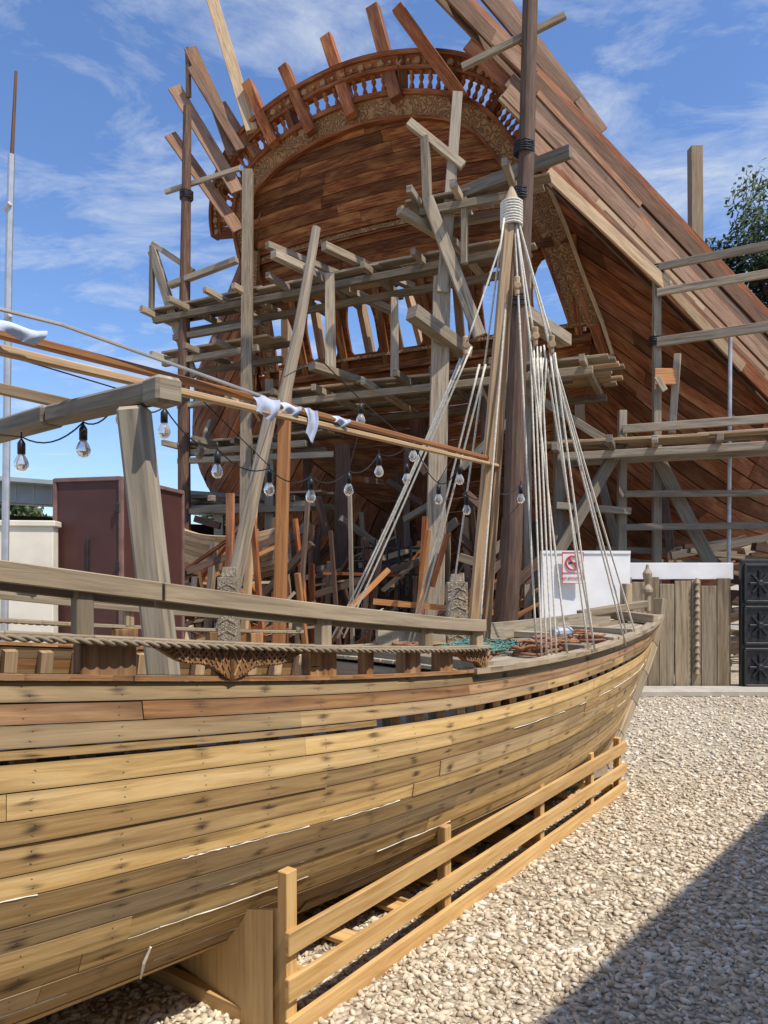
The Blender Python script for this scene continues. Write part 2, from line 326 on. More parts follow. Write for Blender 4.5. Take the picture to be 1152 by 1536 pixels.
def ribbon(m,p0,p1,o0,o1,f,th,mi,n=90):
    base=len(m.v); L=0; prev=None; Lp=0
    for i in range(n+1):
        p=p0+(p1-p0)*i/n; A=arc(p,o0,f);B=arc(p,o1,f);C=arc(p,o1,f+th);D=arc(p,o0,f+th)
        if prev: L+=(A-prev).length
        prev=A; m.v+=[A,B,C,D]
        if i:
            a=base+4*(i-1);b=a+4
            for k in range(4):
                k2=(k+1)%4; wd=abs(o1-o0) if k%2==0 else th
                m.face((a+k,b+k,b+k2,a+k2),[(Lp,k),(L,k),(L,k+wd),(Lp,k+wd)],(.55,.2,0),mi)
        Lp=L
ribbon(m,0.2,11.9,-.36,0.0,-.10,.12,0)
ribbon(m,0.2,11.9,-.40,-.35,-.14,.1,1)
ribbon(m,0.2,11.9,-.03,.05,-.16,.22,1)
ribbon(m,2.4,8.9,.40,.60,-.08,.10,1)
ribbon(m,2.4,8.9,.37,.42,-.13,.2,1)
ribbon(m,2.4,8.9,.59,.66,-.14,.24,1)
for i in range(27):
    p=2.5+i*.24; 
    for o_,q in ((.50,-.09),): 
        c=arc(p,o_,q); c2=arc(p,o_,q-.03); m.tube([c,c2],[.085,.06],10,0)
        d=arc(p+.12,o_,q); d2=arc(p+.12,o_,q-.03); m.tube([d,d2],[.05,.03],8,0)
for (zz_,hh,mi) in ((9.0,.10,0),(9.08,.03,1),(8.92,.03,1)):
    pts=[]
    for i in range(25):
        a=-1+2*i/24; z=zz_; wd=wr(z) if a>0 else wl(z); pts.append(SH(wd*a*.97,tz(z+.16*(1-a*a))-.05-(.02 if mi else 0),z+.16*(1-a*a)))
    for i in range(24): m.beam(pts[i],pts[i+1],.05,hh,mi=mi,t=(.6,.1,.1))
m.build('carved_arch_bands',[M_carve,W_redplank],ship)
m=MB()
prof=[(0,.055),(.04,.055),(.05,.03),(.10,.058),(.14,.05),(.19,.026),(.24,.05),(.28,.055),(.31,.03),(.33,.055),(.38,.055)]
posts=[2.5,3.5,4.3,5.1,5.85,6.6,7.4,8.2,8.85]
for i in range(len(posts)-1):
    a,b=posts[i],posts[i+1]; nb=6 if i else 5
    for k in range(1,nb):
        p=a+(b-a)*k/nb; o=arc(p,.03,-.03); e=arc(p,.45,-.03); m.lathe(o,prof,8,ax=(e-o).normalized(),t=(.8,.1,.2))
for p in posts: m.beam(arc(p,-.05,0.0),arc(p,.62,0.0),.2,.2)
m.build('balustrade',W_redplank,ship,bevel=.008)
m=MB()
for a,b,wd in (((-2.95,16.0,12.35),(-2.35,15.8,10.9),.22),((-2.1,15.5,12.35),(-1.5,15.4,10.9),.22),((-1.18,15.2,12.75),(-.65,15,11.0),.24),((-.22,14.8,13.05),(.25,14.6,11.1),.26),((.25,13.9,12.35),(1.5,14.0,10.7),.22)):
    m.beam(a,b,wd,.2,up=(.4,.9,0))
m.build('rib_heads',W_redplank,ship,bevel=.01)
m=MB()
zc0,zc1=6.45,8.3; cells=7; s0,s1=-3.7,3.85
def GP(s,z,f=0): return SH(s,tz(z)+f,z)
cw=(s1-s0)/cells
for c in range(cells):
    cx=s0+cw*(c+.5); cz=(zc0+zc1)/2; n=36; hw=.36; th=.09
    inn=[];out=[]
    for k in range(n):
        a=2*math.pi*k/n; dx,dz=math.cos(a),math.sin(a)
        k1=min((cw/2)/abs(dx) if abs(dx)>1e-6 else 9,((zc1-zc0)/2)/abs(dz) if abs(dz)>1e-6 else 9)
        out.append((cx+dx*k1,cz+dz*k1))
        if dz>=0.25: 
            k2=min(hw/abs(dx) if abs(dx)>1e-6 else 9,9); r_=1/math.sqrt((dx/hw)**2+(dz/.72)**2); k2=min(k2,r_)
        else: k2=min(hw/abs(dx) if abs(dx)>1e-6 else 9,.52/abs(dz) if abs(dz)>1e-6 and dz<0 else 9)
        inn.append((cx+dx*k2,cz+dz*k2))
    base=len(m.v)
    for k in range(n): m.v+=[GP(*out[k]),GP(*inn[k]),GP(inn[k][0],inn[k][1],th)]
    for k in range(n):
        a=base+3*k;b=base+3*((k+1)%n); t=(.5,.1,.3)
        m.face((a,b,b+1,a+1),[(out[k][0],out[k][1]),(out[(k+1)%n][0],out[(k+1)%n][1]),(inn[(k+1)%n][0],inn[(k+1)%n][1]),(inn[k][0],inn[k][1])],t)
        m.face((a+1,b+1,b+2,a+2),[(0,0),(.1,0),(.1,.1),(0,.1)],t)
for c in range(cells+1):
    x=s0+cw*c; m.beam(GP(x,6.4,-.06),GP(x,8.35,-.06),.16,.1)
m.beam(GP(-3.85,6.42,-.1),GP(4.1,6.5,-.1),.22,.16); m.beam(GP(-3.8,8.28,-.08),GP(3.8,8.28,-.08),.14,.16)
m.beam(GP(-3.85,6.72,-.08),GP(4.05,6.78,-.08),.1,.07,mi=1)
m.build('stern_window_gallery',[W_transom,M_carve],ship)
ST=[ [(3.0,.55,9.95),(3.42,.98,8.95),(3.76,1.42,7.95),(4.12,1.95,6.7),(3.95,2.6,5.6),(3.1,3.1,4.6),(1.7,3.5,3.6),(.3,3.8,2.5),(.15,4.3,.6)],
     [(5.35,2.0,8.25),(5.6,2.2,7.4),(5.75,2.5,6.5),(5.75,2.9,5.4),(5.3,3.3,4.3),(4.3,3.7,3.3),(2.7,4.0,2.3),(.9,4.3,1.4),(.15,4.6,.5)],
     [(7.2,3.5,6.75),(7.35,3.6,6.1),(7.4,3.7,5.3),(7.2,3.9,4.4),(6.6,4.2,3.3),(5.4,4.4,2.4),(3.8,4.7,1.6),(1.6,4.9,1.0),(.15,5,.4)],
     [(8.1,8.5,6.5),(8.2,8.5,5.9),(8.2,8.5,5.1),(8.2,8.5,4.1),(8.0,8.5,2.9),(7.2,8.5,1.7),(5.2,8.5,1.0),(2.2,8.5,.6),(.15,8.5,.4)],
     [(7.4,16,7.3),(7.3,16,6.5),(7.1,16,5.6),(6.7,16,4.5),(6,16,3.4),(4.9,16,2.3),(3.4,16,1.4),(1.5,16,.8),(.15,16,.4)],
     [(.2,26,10),(.2,25.6,8.8),(.2,25,7.5),(.2,24.3,6.1),(.2,23.6,4.9),(.2,23,3.7),(.2,22.4,2.6),(.15,21.8,1.5),(.1,21,.4)]]
ap=[0,1,2,3.6,5.6,8.2]; bp_=[0,.1,.2,.33,.46,.6,.74,.88,1]
def HS(sg,k_=1):
    def S(a,b):
        col=[]
        for k in range(3):
            ys=[ci(b,bp_,[pt[k] for pt in st]) for st in ST]; col.append(ci(a,ap,ys))
        return SH(sg*col[0]*k_-(sg*.1 if k_<1 else 0),col[1]+(.05 if k_<1 else 0),col[2])
    return S
for sg,nm in ((1,'starboard_planking'),(-1,'port_planking')):
    m=MB(); nn=30; m.planks(HS(sg),[i/nn for i in range(nn+1)],0,8.2,.25,-sg,.06,.03,1.3,0,proud=.035)
    m.planks(HS(sg,.985),[i/16.7 for i in range(17)],0.02,8.2,.4,-sg,.03,.002,6,0,proud=0); m.build('hull_'+nm,W_redplank,ship)
m=MB()
def CS(a,b):
    bb=.33+b*.6; p=[ci(bb,bp_,[pt[k] for pt in ST[0]]) for k in range(3)]; return SH(p[0]*a*(.98),p[1]+.0*a,p[2]-.35*(1-a*a)*(1-b))
m.planks(CS,[i/12 for i in range(13)],-1,1,.2,-1,.05,.02,1.0,0); m.build('counter_planking',W_transom,ship)
m=MB()
for sg in (1,-1):
    P=[(3.3,.80,9.2),(3.6,1.15,8.4),(3.85,1.5,7.6),(4.15,1.9,6.75),(4.3,2.2,6.2),(4.15,2.55,5.7)]
    for i in range(5):
        a=P[i];b=P[i+1]; m.beam(SH(sg*a[0],a[1]-.06,a[2]),SH(sg*b[0],b[1]-.06,b[2]),.3 if i<3 else .2,.09,up=(-.42,-.9,.3),mi=0 if i<3 else 1,t=(.6,.2,.2))
        m.beam(SH(sg*(a[0]+.17),a[1]-.10,a[2]),SH(sg*(b[0]+.17),b[1]-.10,b[2]),.07,.1,up=(-.42,-.9,.3),mi=2,t=(.8,.2,.2))
m.build('quarter_carved_trim',[M_carve,W_redplank,W_pale],ship)
m=MB()
m.beam(SH(0,3.6,.3),SH(0,2.6,6.2),.35,.4,mi=1); m.beam(SH(0,3.6,.25),SH(0,21,.25),.4,.4,mi=1)
for i in range(9):
    t=2+i*1.6
    for sg in (1,-1):
        ww=min(7.3,3.9+ (t-1.9)*1.6); m.beam(SH(sg*(ww-.35),t+.8,5.0),SH(sg*(ww-.3),t+.8,8.6-min(2.2,.6*i)),.2,.2)
for s_ in (-2.6,-1.9,-1.2,-.4,.3,1.0,1.6): m.beam(SH(s_,3.2,5.8),SH(s_+R(-.5,.1),2.4,8.4),.16,.2)
m.build('keel_and_frames',[W_pale,W_redplank],ship)
m=MB()
for i in range(12):
    f=i/11
    A=V((1.25,13.0,11.85))*(1-f)+V((2.75,13.05,8.6))*f; B=V((7.8,15.0,6.75))*(1-f)+V((7.8,14.9,4.95))*f
    d=(B-A); A2=A-d*(R(.05,.25) if i<5 else R(-.06,.04)); B2=A+d*R(1.15,1.5)
    off=V((.25,-.6,.5)).normalized()*((0,.16,.05,.24)[i%4]+R(0,.04))
    m.beam(A2+off,B2+off,.05,R(.24,.34),up=(.35,.1,.9),mi=(0,1,0,0,1,0,2)[i%7])
for i in range(14):
    f=R(0,1); A=V((1.3,12.75,11.9))*(1-f)+V((2.6,12.75,8.9))*f; B=V((7.6,14.75,6.7))*(1-f)+V((7.6,14.65,5.4))*f; d=B-A; a=R(0,.7)
    m.beam(A+d*a,A+d*(a+R(.2,.6)),.06,R(.08,.16),up=(.35,.1,.9),mi=random.choice((1,0,2)))
for i in range(9): # outboard ends of frames standing proud of the rail
    f=i/8; p=V((2.4,13.6,11.0)).lerp(V((7.6,15.3,7.0)),f); m.beam(p-V((0,0,.5)),p+V((-.1,.0,R(.0,.25))),.16,.14,mi=1)
m.beam((-.05,13.1,13.4),(2.0,13.2,11.3),.06,.3,up=(.35,.1,.9),mi=1)
m.beam((.45,12.8,12.4),(2.6,12.9,10.4),.06,.26,up=(.35,.1,.9),mi=0)
m.beam((.9,13.4,13.3),(3.6,13.9,10.6),.06,.26,up=(.35,.1,.9),mi=0)
m.beam((1.2,13.6,13.6),(4.2,14.2,10.2),.06,.24,up=(.35,.1,.9),mi=0)
m.beam((7.1,16.8,6.0),(6.98,16.6,11.3),.26,.24,up=(0,1,0),mi=2)
m.beam((2.8,12.7,8.6),(5.0,13.0,6.75),.06,.2,mi=2); m.beam((5.0,13,6.75),(6.6,13.6,5.5),.05,.2,mi=2)
m.build('bulwark_planks',[W_bul,W_redplank,W_pale],ship,bevel=.006)
m=MB()
for a,b,w_ in (((-4.3,16.4,13.4),(-3.2,16.2,11.0),.28),((-4.25,16.3,12.9),(-3.1,16.0,10.9),.2),((-4.68,16.5,12.6),(-3.2,16.2,10.1),.3),((-4.8,16.6,11.6),(-3.2,16.3,9.3),.28),((-3.75,16.3,12.2),(-3.3,16.2,10.9),.26),((-3.6,16.3,12.1),(-3.0,16.2,11.1),.24)):
    m.beam(a,b,.06,w_,up=(.7,.2,.4),mi=0)
m.beam((-4.15,16.6,15.6),(-2.85,16.0,11.3),.12,.26,up=(1,0,0),mi=1)
m.beam((-4.35,16.4,13.4),(-4.33,16.4,12.3),.08,.1,mi=0)
m.build('port_plank_ends',[W_bul,W_pale],ship,bevel=.006)
# ------------------------------------------------------------------ SCAFFOLDING
scf=empty('timber_scaffolding'); m=MB()
def pole(x0,y0,z0,x1,y1,z1,w_=.2,mi=0): m.beam((x0,y0,z0),(x1,y1,z1),w_,w_*.85,up=(0,1,0),mi=mi,taper=.85)
m.tube([(-4.33,16.1,0),(-4.36,16.1,6),(-4.28,16.1,11.9)],[.15,.13,.09],10,1)
pole(-2.82,15,0,-2.76,15,9.9,.24); pole(.83,12.75,0,1.0,12.75,6.8,.34); pole(1.0,12.65,6.5,1.26,12.7,9.95,.2)
m.tube([(1.78,11.1,0),(1.92,11.1,2),(2.0,11.1,5),(2.14,11.1,8),(2.22,11.1,11.4)],[.16,.15,.14,.12,.11],14,1)
pole(3.1,13.1,0,3.1,13.1,5.0,.2); pole(4.2,13.1,0,4.22,13.1,4.6,.16); pole(4.83,13.1,0,4.83,13.1,7.2,.15); pole(6.9,12.3,0,6.95,12.3,7.6,.15)
m.tube([(5.93,12.75,0),(5.97,12.75,5.9)],.035,8,2)
pole(-.83,15,0,-.83,15,4.35,.36,1); pole(.45,15,0,.46,15,4.2,.14,1); pole(-1.0,13.9,5.5,-1.02,13.9,7.35,.2); pole(.2,13.9,5.4,.2,13.9,6.9,.16)
pole(-2.4,15.5,0,-2.4,15.5,5.8,.2); pole(1.9,13.8,0,1.9,13.8,5.3,.2,1); pole(2.6,13.4,0,2.6,13.4,7.6,.14); pole(-1.7,16.4,0,-1.7,16.4,5.3,.2,1)
def walkway(A,B,width,npl,z,overs=.5,jit=.25):
    A=V(A);B=V(B); d=(B-A).normalized(); nrm=V((-d.y,d.x,0)); 
    for i in range(npl):
        o=nrm*(width*(i+.5)/npl); ln=(B-A).length; cur=-R(0,overs)
        while cur<ln:
            e=min(cur+R(2.2,3.6),ln+R(0,overs)); m.beam(A+d*cur+o+V((0,0,z+R(0,.05))),A+d*e+o+V((0,0,z+R(0,.05))),width/npl*R(.82,.96),.045,mi=R(0,1)<.35 and 3 or 0); cur=e-R(0,.2)
    k=0
    while k<(B-A).length:
        p=A+d*k; m.beam(p-nrm*R(.3,.8)+V((0,0,z-.1)),p+nrm*(width+R(.2,.7))+V((0,0,z-.1+R(-.02,.02))),.1,.12,mi=0); k+=R(.6,1.1)
    m.beam(A+nrm*.05+V((0,0,z-.22)),B+nrm*.05+V((0,0,z-.22)),.12,.13); m.beam(A+nrm*width+V((0,0,z-.22)),B+nrm*width+V((0,0,z-.22)),.12,.13)
walkway((-5.1,16.3,0),(2.1,12.9,0),.95,4,7.55)
walkway((-2.9,15.1,0),(3.5,12.4,0),2.1,8,5.35)
walkway((-4.9,16.3,0),(-2.6,15.2,0),.9,3,6.6); walkway((-4.4,16.2,0),(-1.6,15.0,0),.9,3,4.6); walkway((-4.3,16.4,0),(-1.4,15.2,0),.8,3,3.4)
walkway((3.0,12.8,0),(7.3,11.2,0),.7,3,3.95,.6)
walkway((.6,12.6,0),(2.2,12.0,0),.6,2,8.1)
def bm_(a,b,w_=.12,h_=.12,mi=0): m.beam(a,b,w_,h_,mi=mi)
for a,b,w_,h_ in [
 ((-5.2,16.6,9.0),(-4.15,16.1,6.0),.1,.22),((-5.2,16.6,9.15),(-4.2,16.3,8.4),.1,.12),((-5.2,16.6,9.1),(-5.22,16.6,7.6),.1,.1),((-5.45,16.6,7.7),(-4.4,16.4,7.15),.14,.14),
 ((-4.85,16.4,10.2),(-3.1,15.9,10.45),.07,.1),((-4.7,16.2,8.05),(-3.1,15.6,8.35),.14,.12),((-4.6,16.2,6.9),(-2.6,15.4,6.95),.12,.12),((-4.5,16.2,5.4),(-2.2,15.3,5.45),.14,.12),((-4.5,16.2,4.2),(-1.0,15.0,4.15),.12,.12),((-4.5,16.2,3.1),(-1.5,15.0,3.05),.12,.12),
 ((.42,12.6,9.4),(1.35,12.6,8.65),.1,.14),((.7,12.6,9.15),(.74,12.6,8.0),.12,.14),((.73,12.5,8.05),(1.62,12.5,5.72),.1,.2),((.25,12.4,7.8),(1.4,13.2,7.5),.14,.14),
 ((1.2,12.55,8.12),(2.85,11.3,8.15),.1,.2),((.45,12.0,5.95),(1.45,12.9,5.55),.24,.22),((1.35,12.4,8.0),(1.35,12.4,6.9),.1,.1),((2.0,11.3,5.75),(3.1,12.7,5.7),.26,.2),((1.2,11.4,9.5),(2.7,11.0,10.0),.08,.1),
 ((-2.02,13.5,7.55),(.15,16.2,7.5),.16,.14),((-1.1,13.5,7.7),(.6,15.4,7.7),.14,.14),((-2.2,13.9,7.9),(-.6,15.6,7.9),.12,.12),((-1.3,13.3,5.45),(.1,15,5.45),.18,.14),
 ((4.83,13.0,7.1),(8.0,11.2,7.1),.07,.13),((4.8,13.0,6.65),(8.0,11.2,6.62),.07,.13),((4.8,13.0,5.78),(8.0,11.2,5.75),.08,.16),((4.2,13.0,4.25),(8,11.2,4.2),.08,.14),((4.2,12.9,3.1),(8,11.8,3.0),.07,.11),((4.2,12.9,2.52),(8,11.8,2.5),.07,.11),
 ((4.83,13.0,3.7),(5.75,12.8,1.7),.1,.22),((4.15,12.8,4.05),(2.9,12.5,2.0),.1,.2),((4.9,12.9,4.9),(4.75,12.9,5.15),.06,.1),((3.1,12.95,4.0),(4.3,12.95,3.95),.1,.14),((3.0,12.9,2.9),(4.3,12.9,2.8),.1,.12),
 ((2.5,13.2,5.0),(3.9,12.6,3.9),.1,.14),((5.1,13.1,4.2),(5.2,13.1,5.6),.1,.12),((2.3,13.0,7.6),(2.55,13.0,5.4),.1,.12)]:
    bm_(a,b,w_,h_)
m.beam((4.72,12.9,5.15),(5.1,12.9,5.15),.04,.28,mi=4)
for i in range(26):
    x=R(-4.6,2.6); f=(x+5)/7; y=16.2-f*3.4+R(-.3,.5); z=R(1,4.4); dx=R(-.9,.9); m.beam((x,y,z),(x+dx,y+R(-.2,.6),z+R(-.9,.9)),.09,R(.1,.18),mi=random.choice((0,1)))
for i in range(34):
    s_=R(-5,6.5); t_=R(2.5,9); m.beam(SH(s_+R(-.6,.6),t_+R(-.4,.4),0),SH(s_*.9,t_+R(-.5,.5),R(2.6,4.4)),.18,.18,mi=0 if R(0,1)<.3 else 1)
m.build('timbers',[W_gray,W_dark,M_steel,W_pale,W_orange],scf,bevel=.006)
m=MB()
def lash(x,y,z,r):
    for i in range(5): 
        pts=[(x+math.cos(a)*r,y+math.sin(a)*r,z+i*.035+R(-.01,.01)) for a in [k*math.pi/6 for k in range(13)]]; m.tube(pts,.014,5)
for p in ((2.1,11.1,8.0,.15),(2.04,11.1,7.3,.14),(2.0,11.1,5.7,.16),(-4.3,16.1,7.3,.16),(-4.3,16.1,9.9,.14),(4.83,13.1,5.75,.12),(4.83,13.1,7.0,.12)): lash(*p)
m.build('rope_lashings',M_black,scf)
# ------------------------------------------------------------------ SMALL DHOW
boat=empty('small_wooden_dhow')
BOW=V((2.43,6.6,0)); ax=V((.725,.689,0)).normalized(); nx=V((.689,-.725,0)).normalized()
LX=[0,.25,.6,1,1.7,2.5,3.4,4.2,4.8,5.7,6.5,7.5]; DX=[.03,.12,.24,.34,.49,.64,.76,.86,.90,.94,.90,.72]
ZX=[1.27,1.24,1.21,1.18,1.145,1.13,1.14,1.19,1.24,1.33,1.41,1.52]
def dh(L_): return ci(L_,LX,DX)
def zs(L_): return ci(L_,LX,ZX)
QX=[0,.15,.3,.5,.7,.85,1]; MX=[1,1.05,1.07,1.04,.92,.66,.05]; MB_=[1,.92,.82,.66,.48,.28,.08]; FX=[0,.15,.31,.53,.76,.92,1]
KZ=.10
def BP(L_,q,sd=1,off=0):
    e=math.exp(-L_/.95); k=ci(q,QX,MX)*(1-e)+ci(q,QX,MB_)*e; f=ci(q,QX,FX)*(1-e)+q*e
    d=dh(L_)*k+off; z=zs(L_)+(KZ-zs(L_))*f; Lr=L_+.95*f**1.2*math.exp(-L_/1.5)
    p=BOW-ax*Lr+nx*(d*sd); p.z=z; return p
edges=[0,.05,.098,.148,.178,.235]
ws=[.055,.05,.062,.048,.058,.05,.06,.05,.056,.048,.06,.052,.058,.058]; tot=sum(ws); acc=.235
for w_ in ws: acc+=w_/tot*.765; edges.append(acc)
edges[-1]=1.0
def mis(j): return 0 if j==0 else (2 if j==1 else (0 if j in (2,) else (1 if j in (4,5,8,11,12) else 0)))
for sd,nm in ((1,'hull_near_planking'),(-1,'hull_far_planking')):
    m=MB(); S_=lambda a,b:BP(a,b,sd)
    m.planks(S_,edges,0.0,7.5,.12,sd,.022,.026,2.2,mis,proud=.007,skip=(3,))
    m.planks(S_,[.1485,.170],4.25,7.5,.12,sd,.02,.03,3,0,proud=.002)
    m.build(nm,[W_hull,W_hullnew,W_hullred],boat)
m=MB()
for q,l0,l1 in ((edges[9],.2,7.3),(edges[12],3.6,7.3),(edges[6],.1,3.2),(edges[11],4.4,7.0),(edges[14],3.8,7.2)):
    L_=l0
    while L_<l1:
        e=L_+R(.1,.7); pts=[BP(L_+(e-L_)*i/10,q+R(-.0018,.0018),1,.004) for i in range(11)]; m.tube(pts,[R(.0006,.0030) for _ in pts],5); L_=e+R(.0,.45)
m.tube([BP(5.2,edges[13],1,.006),BP(5.21,edges[13]+.04,1,.02),BP(5.19,edges[13]+.1,1,.03)],[.004,.006,.003],5)
m.build('seam_caulking',M_chalk,boat)
m=MB(); L_=.35
while L_<7.4:
    for sd in (1,-1):
        m.beam(BP(L_,.02,sd,-.05),BP(L_,.30,sd,-.05),.055,.06,up=tuple(ax))
    L_+=.17
m.build('frames',W_pale,boat)
m=MB()
pts=[BP(0,q,0) + ax*.035 for q in (0,.2,.4,.6,.8,1)]
for i in range(5): m.beam(pts[i],pts[i+1],.09,.10,up=tuple(nx))
m.beam(pts[-1],BOW-ax*7.4+V((0,0,.07)),.09,.12)
top=pts[0]; m.beam(top-V((0,0,.02)),top+ax*.04+V((0,0,.16)),.08,.09,up=tuple(nx))
m.lathe(top-ax*.10+nx*-.05+V((0,0,.05)),[(0,.03),(.15,.03),(.17,.05),(.2,.05),(.24,.022),(.3,.04),(.34,.045),(.38,.02),(.42,.012)],8)
m.beam(top-ax*.35-nx*.12+V((0,0,-.05)),top-ax*.35-nx*.12+V((0,0,.3)),.1,.07,up=tuple(nx))
m.beam(top-ax*.45+nx*.2+V((0,0,.0)),top-ax*.4-nx*.25+V((0,0,.03)),.07,.08)
m.beam(top-ax*.8-nx*.3+V((0,0,.04)),top-ax*.15-nx*.05+V((0,0,.12)),.1,.06)
m.build('stem_and_keel',W_rail,boat,bevel=.006)
m=MB()
for sd in (1,-1):
    n=60
    P=[BP(7.5*i/n,0,sd,-.005) for i in range(n+1)]; tt=(.6,.5,.2)
    for i in range(n):
        if i%13==0: tt=(R(.4,.8),R(.2,.7),0)
        aft=i*7.5/n>3.4
        m.beam(P[i]+V((0,0,.010)),P[i+1]+V((0,0,.010)),.05 if aft else .085,.016 if aft else .028,t=tt,mi=1 if aft else 0)
m.build('gunwale_cap',[W_rail,W_hullred],boat)
m=MB()
def DS(a,b):
    d=dh(a)*(b*2-1)*.97; p=BOW-ax*(a+.03)+nx*d; p.z=zs(a)-.035+.02*(1-(2*b-1)**2); return p
def DS2(a,b): p=DS(a,b); p.z=zs(a)-.24; return p
m.planks(DS,[i/14 for i in range(15)],.15,3.35,.2,-1,.02,.03,1.6,0,proud=.002)
m.planks(DS2,[i/14 for i in range(15)],3.36,7.5,.2,-1,.02,.03,2.0,0,proud=.002)
m.planks(lambda a,b:BOW-ax*7.5+nx*(dh(7.5)*a*ci(b,QX,MX))+V((0,0,zs(7.5)+(KZ-zs(7.5))*b)),[i/8 for i in range(9)],-1,1,.3,1,.03,.03,3,0)
for L_,ww in ((1.0,.62),(1.5,.9),(2.05,1.1),(3.3,1.45)):
    c=BOW-ax*L_; c.z=zs(L_)+.02; m.beam(c-nx*ww/2,c+nx*ww/2,.09,.05)
c=BOW-ax*3.36; c.z=zs(3.36)-.14; m.beam(c-nx*.74,c+nx*.74,.03,.2)
m.build('deck_planking',W_deck,boat,bevel=.003)
m=MB()
n=20
for i in range(n):
    a=.5+2.3*i/n; b=.5+2.3*(i+1)/n; m.beam(BP(a,0,-1,-.03)+V((0,0,.07)),BP(b,0,-1,-.03)+V((0,0,.07)),.03,.11,t=(.5,.6,.2))
m.build('foredeck_coaming',W_deck,boat)
m=MB(); mr=MB()
rh=lambda L_: .232+.028*(L_-3.4)
def Qs(L_,h,off,sd):
    p=BP(L_,0,sd,off); p.z=zs(L_)+h; return p
for sd in (1,-1):
    n=34; l0=3.38; l1=7.5
    Q=lambda L_,h,off=0: Qs(L_,h,off,sd)
    tt=(.5,.6,.3)
    for i in range(n):
        a=l0+(l1-l0)*i/n;b=l0+(l1-l0)*(i+1)/n
        m.beam(Q(a,.125),Q(b,.125),.085,.02,t=(.45,.8,.2)); 
    # continuous top rail with two scarfed lengths
    for (ra,rb_,t_) in ((l0,5.2,(.7,.7,0)),(5.21,l1,(.55,.5,0))):
        for (h0,h1,o0,o1,tm) in ((-.03,.03,-.02,.02,t_),(-.052,-.022,-.062,-.028,(.2,.8,0))):
            base=len(m.v); k=24; uo=R(0,50)
            for i in range(k+1):
                a=ra+(rb_-ra)*i/k
                for (o_,h_) in ((o1,h0),(o1,h1),(o0,h1),(o0,h0)): m.v.append(Q(a,rh(a)+h_,o_))
            for i in range(k):
                for c in range(4):
                    c2=(c+1)%4; A_=base+4*i; u0=uo+(rb_-ra)*i/k; u1=uo+(rb_-ra)*(i+1)/k; wd=(h1-h0) if c%2==0 else (o1-o0)
                    m.face((A_+c,A_+4+c,A_+4+c2,A_+c2),[(u0,c),(u1,c),(u1,c+wd),(u0,c+wd)],tm,0)
            m.face((base,base+1,base+2,base+3),[(0,0)]*4,tm); e_=base+4*k; m.face((e_+3,e_+2,e_+1,e_),[(0,0)]*4,tm)
    for L_ in (3.42,3.85,4.5,5.45,6.3,7.0): m.beam(Q(L_,.13,-.02),Q(L_,rh(L_)-.025,-.02),.05,.05,up=tuple(ax),mi=0)
    for k in range(2):
        pts=[];
        for i in range(620):
            a=l0+(l1-l0)*i/619; ang=a/.036*math.pi+k*math.pi; p=Q(a,.118,.046); p+=nx*sd*math.cos(ang)*.0055+V((0,0,math.sin(ang)*.0055)); pts.append(p)
        mr.tube(pts,.006,5,t=(.3,.9,0))
    for L_,ww in ((3.72,.09),(3.98,.10),(4.52,.13),(5.38,.17),(6.0,.12),(6.6,.14),(7.2,.12),(4.26,.04)): m.beam(Q(L_,-.01,-.02),Q(L_,.115,-.02),ww,.06,up=tuple(nx),mi=1)
mr.build('rope_moulding',W_rail,boat,smooth=True)
m.build('bulwark_rails',[W_rail,W_hullred],boat,bevel=.003)
m=MB()
def bracket(L0,L1):
    n=20
    pr=lambda u:max(.006,.104*(1-u**1.5)*(.85+.15*math.cos(u*9)))
    def P(u,h,o):
        L_=L0+(L1-L0)*u; p=BP(L_,0,1,o); p.z=zs(L_)+.112-h; return p
    for i in range(n):
        u0=i/n;u1=(i+1)/n; b=len(m.v)
        m.v+=[P(u0,0,.028),P(u1,0,.028),P(u1,pr(u1),.028),P(u0,pr(u0),.028),P(u0,0,-.01),P(u1,0,-.01),P(u1,pr(u1),-.01),P(u0,pr(u0),-.01)]
        uu=lambda u,h:(u*.35,h)
        m.face((b,b+1,b+2,b+3),[uu(u0,0),uu(u1,0),uu(u1,pr(u1)),uu(u0,pr(u0))],(.3,.3,.3)); m.face((b+3,b+2,b+6,b+7),[(0,0),(.1,0),(.1,.1),(0,.1)],(.3,.3,.3))
    for i in range(12):
        u=i/12*.85
        for s_ in (1,-1):
            u2=u+s_*.13
            if 0<=u2<=.92:
                m.beam(P(u,.004,.030),P(u2,min(pr(u2)-.004,.09),.030),.0035,.006)
    m.beam(P(0,0,.02),P(0,.104,.02),.03,.02)
bracket(4.95,4.62); bracket(4.95,5.25); bracket(3.40,3.66)
m.build('carved_brackets',W_hullred,boat)
m=MB()
for L_,ww in ((3.9,.12),(2.1,.15)):
    p=BP(L_,0,-1,-.04); p.z=zs(L_)-.05
    m.beam(p,p+V((0,0,.50)),ww,ww,up=(0,1,0),t=(.7,.5,.3)); m.beam(p+V((0,0,.50)),p+V((0,0,.56)),ww*.75,ww*.75,up=(0,1,0),taper=.7)
    for k in range(6): 
        m.beam(p+V((-ww*.45,-ww*.505,.08+k*.07)),p+V((0,-ww*.505,.11+k*.07)),.006,.012); m.beam(p+V((ww*.45,-ww*.505,.08+k*.07)),p+V((0,-ww*.505,.11+k*.07)),.006,.012)
m.build('carved_bollard_posts',M_carve2,boat,bevel=.004)
m=MB()
m.beam((-.80,2.78,1.0),(-.90,2.66,2.22),.10,.11,up=(0,1,0),taper=1.0); m.beam((-.78,2.60,2.265),(-1.35,3.02,2.27),.085,.075); m.beam((-1.35,3.02,2.27),(-2.3,3.8,2.27),.10,.08); m.beam((-2.2,3.7,1.3),(-2.2,3.7,2.25),.1,.1,up=(0,1,0))
